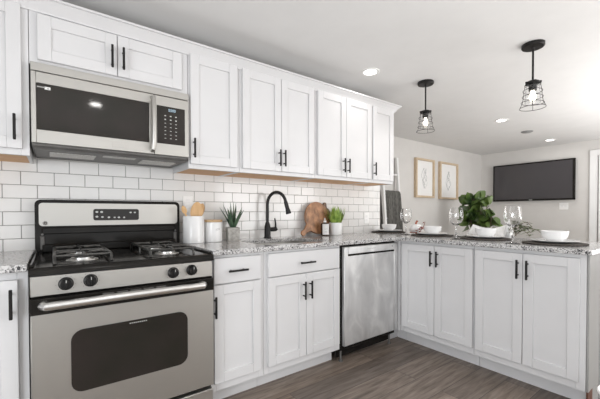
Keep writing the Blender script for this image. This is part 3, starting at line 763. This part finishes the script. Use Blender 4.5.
# ladder and throw
def lad(z, x): return (x, .62 + .145 * z / 1.92, z)
LX0, LX1 = 3.86, 4.21
ld = thing('blanket_ladder', 'white leaning ladder by the end of the tiled wall', 'ladder', (4.035, .62, 0))
for x in (LX0, LX1):
    a, b_ = Vector(lad(0, x)), Vector(lad(1.92, x)); mb = MB()
    for (s0_, s1_) in ((-.018, .018),):
        P = [(-.02, -.02), (.02, -.02), (.02, .02), (-.02, .02)]
        mb.prism(P, lambda u, v, d: tuple((a if d < .5 else b_) + Vector((u, v, 0))), 0, 1)
    mb.build('rail', 'trim', ld, world=True)
for z in (.30, .65, 1.02, 1.39, 1.66):
    c_ = Vector(lad(z, 0)); MB().cyl((LX0 + .015, c_.y, z), (LX1 - .015, c_.y, z), .014, seg=12).build('rung', 'trim', ld, world=True)
def throw_pt(u, v):
    # v 0..1 from the front hem up over the rung and down behind
    x = LX0 + .03 + (LX1 - LX0 - .05) * u
    zr = 1.39; yr = lad(zr, 0)[1]
    fold = .024 * math.sin(u * 17 + .5) + .008 * math.sin(u * 37)
    if v < .46:
        k = v / .46; z = .62 + (zr + .002 - .62) * k; y = yr - .030 - .17 * (1 - k) * .35 + fold * (1.1 - k * .6)
        x += .012 * math.sin(z * 6) * (u - .5)
    elif v < .54:
        a = PI * (v - .46) / .08; y = yr - .030 * math.cos(a) + fold * .4; z = zr + .003 + .026 * math.sin(a)
    else:
        k = (v - .54) / .46; z = zr - .55 * k; y = yr + .030 + fold * .4 + .0 * k
    return (x, y, z)
o = MB().grid(throw_pt, 48, 40).build('throw_blanket', 'throw', None, solid=.008)
at(o, 4.035, .6, .62); tag(o, 'charcoal knitted throw hanging over a rung of the white ladder', 'blanket')

# ------------------------------------------------------------------ things on the counter
# utensil crock
o = MB().lathe([(0, 0), (.066, 0), (.070, .004), (.070, .176), (.068, .182), (.064, .182), (.063, .01), (0, .008)], seg=40).build('utensil_crock', 'ceramic')
o.location = (.842, -.13, CT); tag(o, 'white cylindrical crock holding wooden utensils right of the range', 'crock')
def utensil(name, label, base, tip, wd, hl, cat='utensil'):
    base, tip = Vector(base), Vector(tip); d = (tip - base).normalized()
    mb = MB().tube([base, tip - d * hl], .006, 10)
    n = Vector((-.32, -.95, 0)); s_ = d.cross(n).normalized()
    pr_ = []
    for k in range(24):
        a = 2 * PI * k / 24; pr_.append((math.cos(a), math.sin(a)))
    c = tip - d * hl * .5
    mb.prism(pr_, lambda u, v, e: tuple(c + s_ * (u * wd / 2 * (1 - .12 * v)) + d * (v * hl * .56 * (1 if abs(u) < 2 else 1)) + n.cross(s_).normalized() * 0 + s_.cross(d).normalized() * e), -.0045, .0045)
    o = mb.build(name, 'spoonwood'); tag(o, label, cat, None); at(o, *base); return o
utensil('wooden_spatula', 'broad rounded wooden spatula in the middle of the white crock', (.842, -.12, .912), (.872, -.125, 1.170), .080, .115)
utensil('wooden_turner', 'slanted wooden turner leaning right in the white crock', (.835, -.09, .912), (.925, -.075, 1.162), .050, .09)
utensil('wooden_spoon', 'small wooden spoon leaning left in the white crock', (.845, -.14, .912), (.765, -.15, 1.146), .032, .05)
# canister
cn = thing('canister', 'white ceramic canister with wooden lid beside the crock', 'canister', (.985, -.12, CT))
MB().lathe([(0, 0), (.056, 0), (.0605, .004), (.0605, .135), (.056, .139), (0, .139)], seg=40).build('jar', 'ceramic', cn)
MB().lathe([(0, .1392), (.060, .1392), (.062, .142), (.062, .153), (.060, .156), (0, .156)], seg=40).build('lid', 'lidwood', cn)
wm = MB()
for k in range(12):
    a = math.radians(-118 + 2.6 * k + 22); z = .086 + .006 * math.sin(k * 1.7) + .0006 * k
    wm.lathe([(0, 0), (.0028, .0004), (0, .0008)], (0, 0, 0), 6) if False else wm.box(.0604 * math.cos(a) - .0016, .0604 * math.sin(a) - .0016, z - .0016, .0604 * math.cos(a) + .0016, .0604 * math.sin(a) + .0016, z + .0016, .0003)
wm.build('script_mark', 'ink', cn)
# aloe in cement pot
al = thing('potted_aloe', 'spiky succulent in a square pale cement pot left of the faucet', 'potted plant', (1.145, -.10, CT), -.30)
pt = MB(); s = .045; hh = .094
def sqr(h0, a, n=5):
    return [(x, y) for x, y in rrect(-a, a, -a, a, .010, 4)]
pt.prism(sqr(0, s), lambda u, v, d: (u * (0.96 if d < .05 else 1), v * (0.96 if d < .05 else 1), d), 0, hh - .008)
pt.prism(sqr(0, s), lambda u, v, d: (u, v, d), hh - .0079, hh - .004)
for (a0, a1, b0, b1) in ((-s, s, -s, -s + .008), (-s, s, s - .008, s), (-s, -s + .008, -s + .008, s - .008), (s - .008, s, -s + .008, s - .008)): pt.box(a0, b0, hh - .0045, a1, b1, hh + .002, .002)
pt.build('pot', 'cement', al)
MB().box(-s + .009, -s + .009, hh - .004, s - .009, s - .009, hh - .001, .001).build('soil', 'soil', al)
sp_ = MB(); rnd = random.Random(5)
for k in range(12):
    a = k * 2.4; ring = 0 if k < 3 else (1 if k < 7 else 2)
    sprd = (.022, .065, .108)[ring] * rnd.uniform(.85, 1.15); hgt = (.18, .165, .14)[ring] * rnd.uniform(.9, 1.1)
    b0 = Vector((.012 * math.cos(a), .012 * math.sin(a), hh - .004)); tip = Vector((sprd * math.cos(a), sprd * math.sin(a), hh + hgt))
    mid = b0.lerp(tip, .45) - Vector((math.cos(a), math.sin(a), 0)) * .006
    sp_.tube([b0, b0.lerp(mid, .5), mid, mid.lerp(tip, .55), tip], [.011, .0138, .0128, .008, .0008], 8, flat=.42)
sp_.build('leaves', 'aloe', al)
# round cutting board with handle, leaning on the tiles
def lean(o, x, y, z, tilt, rot=0):
    o.location = (x, y, z); o.rotation_euler = (-tilt, 0, 0); return o
P = []
for k in range(40):
    a = math.radians(238 + 340 * k / 39 - 2); P.append((.150 * math.cos(a) * .97, .152 + .150 * math.sin(a)))
ha = math.radians(217)
hd = Vector((math.cos(ha), math.sin(ha)))
P = []
for k in range(44):
    a = ha + math.radians(15 + 330 * k / 43); P.append((.142 * math.cos(a), .160 + .146 * math.sin(a)))
nrm = Vector((-hd.y, hd.x))
for (l, w2) in ((.185, -.020), (.225, -.024), (.243, -.012), (.243, .012), (.225, .024), (.185, .020)):
    P.append((hd.x * l + nrm.x * w2, .160 + hd.y * l + nrm.y * w2))
zmin = min(p[1] for p in P)
P = [(u, v - zmin) for u, v in P]
o = MB().prism(P, XZ, -.018, 0).build('cutting_board', 'boardwood'); bevelled(o, .003)
lean(o, 1.985, -.078, CT + .001, .16); tag(o, 'round wooden cutting board with handle leaning on the tiles', 'cutting board')
P = [(-.055, 0), (.055, 0), (.06, .01), (.06, .20), (.045, .235), (.02, .25), (.018, .285), (.010, .297), (-.010, .297), (-.018, .285), (-.02, .25), (-.045, .235), (-.06, .20), (-.06, .01)]
o = MB().prism(P, XZ, -.014, 0).build('cutting_board', 'darkwood'); bevelled(o, .003)
lean(o, 2.115, -.032, CT + .001, .09); tag(o, 'narrow dark wooden paddle board behind the soap bottle and grass pot', 'cutting board')
# soap bottle
sb = thing('soap_bottle', 'dark bottle with white label between cutting board and grass pot', 'bottle', (2.012, -.135, CT))
MB().lathe([(0, 0), (.033, 0), (.036, .004), (.036, .104), (.032, .110), (.013, .114), (.012, .118), (0, .118)], seg=28).build('body', 'amber', sb)
lb = MB(); rr = .0366
lb.grid(lambda u, v: (rr * math.cos(math.radians(-165 + 130 * u)), rr * math.sin(math.radians(-165 + 130 * u)), 0.010 + .094 * v), 16, 2)
lb = lb.build('label', 'paper', sb)
mk = MB()
for (z, n_) in ((.060, 5), (.035, 4)):
    for j in range(n_):
        a = math.radians(-112 + 9 * (j - n_ / 2)); mk.box(.0368 * math.cos(a) - .001, .0368 * math.sin(a) - .001, z - .003, .0368 * math.cos(a) + .001, .0368 * math.sin(a) + .001, z + .003, .0002)
mk.build('print', 'ink', lb)
MB().lathe([(0, .118), (.014, .118), (.014, .132), (.005, .134), (.005, .155), (0, .155)], seg=16).tube([(0, 0, .152), (-.02, -.02, .154), (-.030, -.030, .146)], .005, 8).build('pump', 'plastic', sb)
# grass pot
gp = thing('potted_grass', 'bright green grass tuft in a round white pot by the cutting boards', 'potted plant', (2.158, -.12, CT))
MB().lathe([(0, 0), (.052, 0), (.056, .004), (.064, .108), (.062, .112), (.058, .110), (.052, .09), (0, .09)], seg=32).build('pot', 'ceramic', gp)
MB().lathe([(0, .0905), (.05, .0905), (.053, .097), (0, .099)], seg=24).build('soil', 'soil', gp)
gr = MB(); rnd = random.Random(9)
for k in range(105):
    a = rnd.uniform(0, 2 * PI); r = .045 * math.sqrt(rnd.random()); L = rnd.uniform(.09, .165); sp2 = rnd.uniform(.2, .95)
    b0 = (r * math.cos(a), r * math.sin(a), .096); d = (math.cos(a) * sp2, math.sin(a) * sp2, 1)
    gr.leaf(b0, d, (math.cos(a), math.sin(a), .3), L, .014, rnd.uniform(.1, .4), 3)
gr.build('grass_blades', 'grass', gp, smooth=False)

# ------------------------------------------------------------------ peninsula table settings
def disc(name, x, y, z, prof, m, label, cat, group, seg=48):
    o = MB().lathe(prof, seg=seg).build(name, m); o.location = (x, y, z); return tag(o, label, cat, group)
SETS = [(2.835, -.180, 'leftmost setting beside the tiled wall end'), (2.722, -.738, 'setting in front of the white pumpkin'),
        (2.712, -1.186, 'setting in front of the fig plant'), (2.655, -1.635, 'setting at the open right end')]
for (x, y, w_) in SETS:
    disc('placemat', x, y, CT, [(0, 0), (.168, 0), (.173, .003), (.172, .008), (.160, .010), (0, .008)], 'mat', 'dark round woven placemat of the ' + w_, 'placemat', 'dark round placemats on the peninsula')
    disc('dinner_plate', x + .01, y, CT + .0095, [(0, 0), (.070, 0), (.082, .003), (.128, .013), (.130, .016), (.126, .017), (.082, .008), (0, .006)], 'ceramic', 'white dinner plate of the ' + w_, 'plate', 'white dinner plates on the peninsula')
    disc('bowl', x + .01, y, CT + .016, [(0, 0), (.040, 0), (.043, .004), (.058, .016), (.070, .038), (.0745, .066), (.0725, .0675), (.067, .042), (.055, .020), (.038, .010), (0, .009)], 'ceramic', 'white bowl of the ' + w_, 'bowl', 'white bowls on the peninsula')
def wine_glass(x, y, s, label):
    prof = [(0, .0), (.040, .0), (.041, .002), (.03, .005), (.008, .010), (.0045, .022), (.0042, .085), (.006, .098), (.018, .106), (.036, .122), (.0475, .148), (.050, .172), (.046, .205), (.0405, .232),
            (.0395, .232), (.045, .204), (.0488, .172), (.0463, .149), (.035, .1235), (.016, .108), (0, .1045)]
    o = MB().lathe([(r * s, h * s) for r, h in prof], seg=48).build('wine_glass', 'glass')
    o.location = (x, y, CT); return tag(o, label, 'wine glass', 'wine glasses on the peninsula')
wine_glass(2.655, -.520, 1.03, 'wine glass left of the pumpkin, farthest along the peninsula')
wine_glass(2.53, -1.055, 1.04, 'middle wine glass between the second and third placemats')
wine_glass(2.475, -1.462, 1.06, 'nearest wine glass, left of the bowl at the open right end')
# white pumpkin with rust stem
pk = thing('white_pumpkin', 'small white pumpkin with rusty stem behind the first wine glass', 'pumpkin', (2.86, -.485, CT))
bm_ = MB()
def pump(u, v):
    a = 2 * PI * u; t_ = PI * v; r = .062 * math.sin(t_) * (1 + .06 * math.cos(8 * a)) ; return (r * math.cos(a), r * math.sin(a), .050 - .050 * math.cos(t_) * (1 - .18 * math.exp(-((math.sin(t_)) / .35) ** 2)))
bm_.grid(pump, 48, 14); bmesh.ops.remove_doubles(bm_.bm, verts=bm_.bm.verts, dist=1e-5); bmesh.ops.recalc_face_normals(bm_.bm, faces=bm_.bm.faces)
bm_.build('body', 'ceramic', pk)
MB().tube([(0, 0, .088), (.002, -.002, .108), (.012, -.008, .124)], [.012, .008, .010], 8).build('stem', 'rust', pk)
# rust sprig
sg = MB(); rnd = random.Random(4)
sx_, sy_ = 2.77, -.548
sg.tube([(0, 0, .006), (.02, -.03, .03), (.03, -.055, .07), (.03, -.07, .105)], .0025, 6)
for k in range(16):
    t_ = k / 15; b0 = (.03 * t_ + rnd.uniform(-.01, .01), -.065 * t_ + rnd.uniform(-.02, .02), .015 + .09 * t_ * rnd.uniform(.5, 1))
    a = rnd.uniform(0, 2 * PI); sg.leaf(b0, (math.cos(a), math.sin(a), rnd.uniform(-.1, .8)), (0, 0, 1), .034, .024, .25, 4)
for k in range(7):
    a = rnd.uniform(0, 2 * PI); sg.leaf((rnd.uniform(-.02, .03), rnd.uniform(-.05, .06), .012), (math.cos(a), math.sin(a), .2), (0, 0, 1), .05, .032, .2, 4)
o = sg.build('autumn_leaf_sprig', 'rust', None, smooth=False, solid=.0008); o.location = (sx_, sy_, CT); tag(o, 'rust red autumn leaf sprig left of the second bowl', 'leaves')
# napkins
def striped(u, v):
    return (-.07 + .14 * u, -.08 + .16 * v, .004 + .010 * (1 - abs(2 * u - 1)) + .006 * math.sin(v * 9 + u * 4) + .006)
o = MB().grid(striped, 16, 18).build('striped_napkin', 'stripe', None, solid=.004); o.location = (2.86, -.935, CT); o.rotation_euler = (0, 0, .4); tag(o, 'grey striped cloth napkin between the second and third placemats', 'napkin')
def nap(u, v):
    # broad folded linen standing up behind the bowl
    wdt = .175 * (1 - .30 * v) ; x = (u - .5) * 2 * wdt
    return (x, .022 * math.sin(u * 9) * (1 - .4 * v) + .02 * v, .0 + .105 * v * (1 - .30 * math.sin(PI * u)) )
o = MB().grid(nap, 28, 8).build('white_napkin', 'linen', None, solid=.004); o.location = (2.915, -1.135, CT + .001); o.rotation_euler = (0, 0, -1.05); tag(o, 'white folded napkin standing behind the third bowl', 'napkin')
# bottle vase and eucalyptus
o = MB().lathe([(0, 0), (.024, 0), (.027, .004), (.027, .075), (.020, .095), (.012, .110), (.012, .150), (.014, .156), (.010, .156), (.009, .11), (0, .10)], seg=24).build('bud_vase', 'ceramic')
o.location = (2.94, -1.255, CT); o.scale = (.85, .85, .92); tag(o, 'slim white bud vase behind the third placemat', 'vase')
eg = thing('eucalyptus_garland', 'sage green leafy garland lying behind the nearest wine glass', 'greenery', (2.85, -1.345, CT))
lf = MB(); stm = MB(); rnd = random.Random(21)
for s_ in range(9):
    a = math.radians(rnd.uniform(-160, 40)); L = rnd.uniform(.10, .20); pts_ = []
    b0 = Vector((rnd.uniform(-.03, .03), rnd.uniform(-.02, .05), .02))
    for k in range(7):
        t_ = k / 6; pts_.append(b0 + Vector((math.cos(a) * L * t_, math.sin(a) * L * t_, .05 * math.sin(PI * t_ * .9) + .012 * s_ * .6)))
    stm.tube(pts_, .0018, 5)
    for k in range(18):
        p = pts_[1 + k % 6]; q = rnd.uniform(0, 2 * PI)
        lf.leaf(p, (math.cos(q), math.sin(q), rnd.uniform(-.1, .9)), (0, 0, 1), rnd.uniform(.022, .036), .018, .2, 3)
stm.build('stems', 'bark', eg); lf.build('leaves', 'euca', eg, smooth=False)

# ------------------------------------------------------------------ fig plant in the living area
fg = thing('potted_fig', 'leafy dark green fig plant standing before the room corner', 'potted plant', (5.5, .16, 0))
MB().lathe([(0, 0), (.13, 0), (.15, .01), (.17, .32), (.165, .33), (.15, .32), (.14, .28), (0, .28)], seg=32).build('pot', 'ceramic', fg)
MB().lathe([(0, .281), (.142, .281), (.142, .286), (0, .290)], seg=24).build('soil', 'soil', fg)
tk = MB(); lv = MB(); rnd = random.Random(14)
for (dx, dy, zt_) in ((0.02, .17, 1.24), (-.04, .06, 1.29), (-.05, -.05, 1.20), (.05, -.10, 1.22), (0, -.19, 1.04), (-.08, .11, 1.08)):
    p0 = Vector((dx * .3, dy * .2, .28)); p1 = Vector((dx, dy, zt_)); pts_ = [p0.lerp(p1, t_) + Vector((.02 * math.sin(5 * t_), .02 * math.cos(4 * t_), 0)) for t_ in (0, .25, .5, .75, 1)]
    tk.tube(pts_, [.013, .012, .010, .008, .006], 8)
    for k in range(22):
        t_ = rnd.uniform(.62, 1.0); p = p0.lerp(p1, t_); a = k * 2.399 + rnd.uniform(-.3, .3)
        up = rnd.uniform(-.15, .7) + (0.5 if t_ > .93 else 0); L = rnd.uniform(.12, .18)
        st_ = p + Vector((math.cos(a), math.sin(a), up)) * .04
        b_ = a + rnd.choice((-1, 1)) * rnd.uniform(.5, 1.3)
        tk.tube([p, st_], .003, 5); lv.leaf(st_, (math.cos(b_), math.sin(b_), up), (math.cos(a), math.sin(a), rnd.uniform(.2, .9)), L, L * .80, .22, 5)
tk.build('trunk', 'bark', fg); lv.build('foliage', 'fig', fg)

# ------------------------------------------------------------------ white bin at the peninsula end
o = MB().lathe([(0, 0), (.105, 0), (.112, .006), (.138, .236), (.144, .24), (.146, .246), (.142, .252), (.136, .250), (.130, .24), (.105, .012), (0, .010)], seg=48).build('waste_bin', 'plastic')
o.location = (2.255, -2.08, 0); o.scale = (1, 1, .92); tag(o, 'white round open bin at the lower right corner, partly out of view', 'bin')
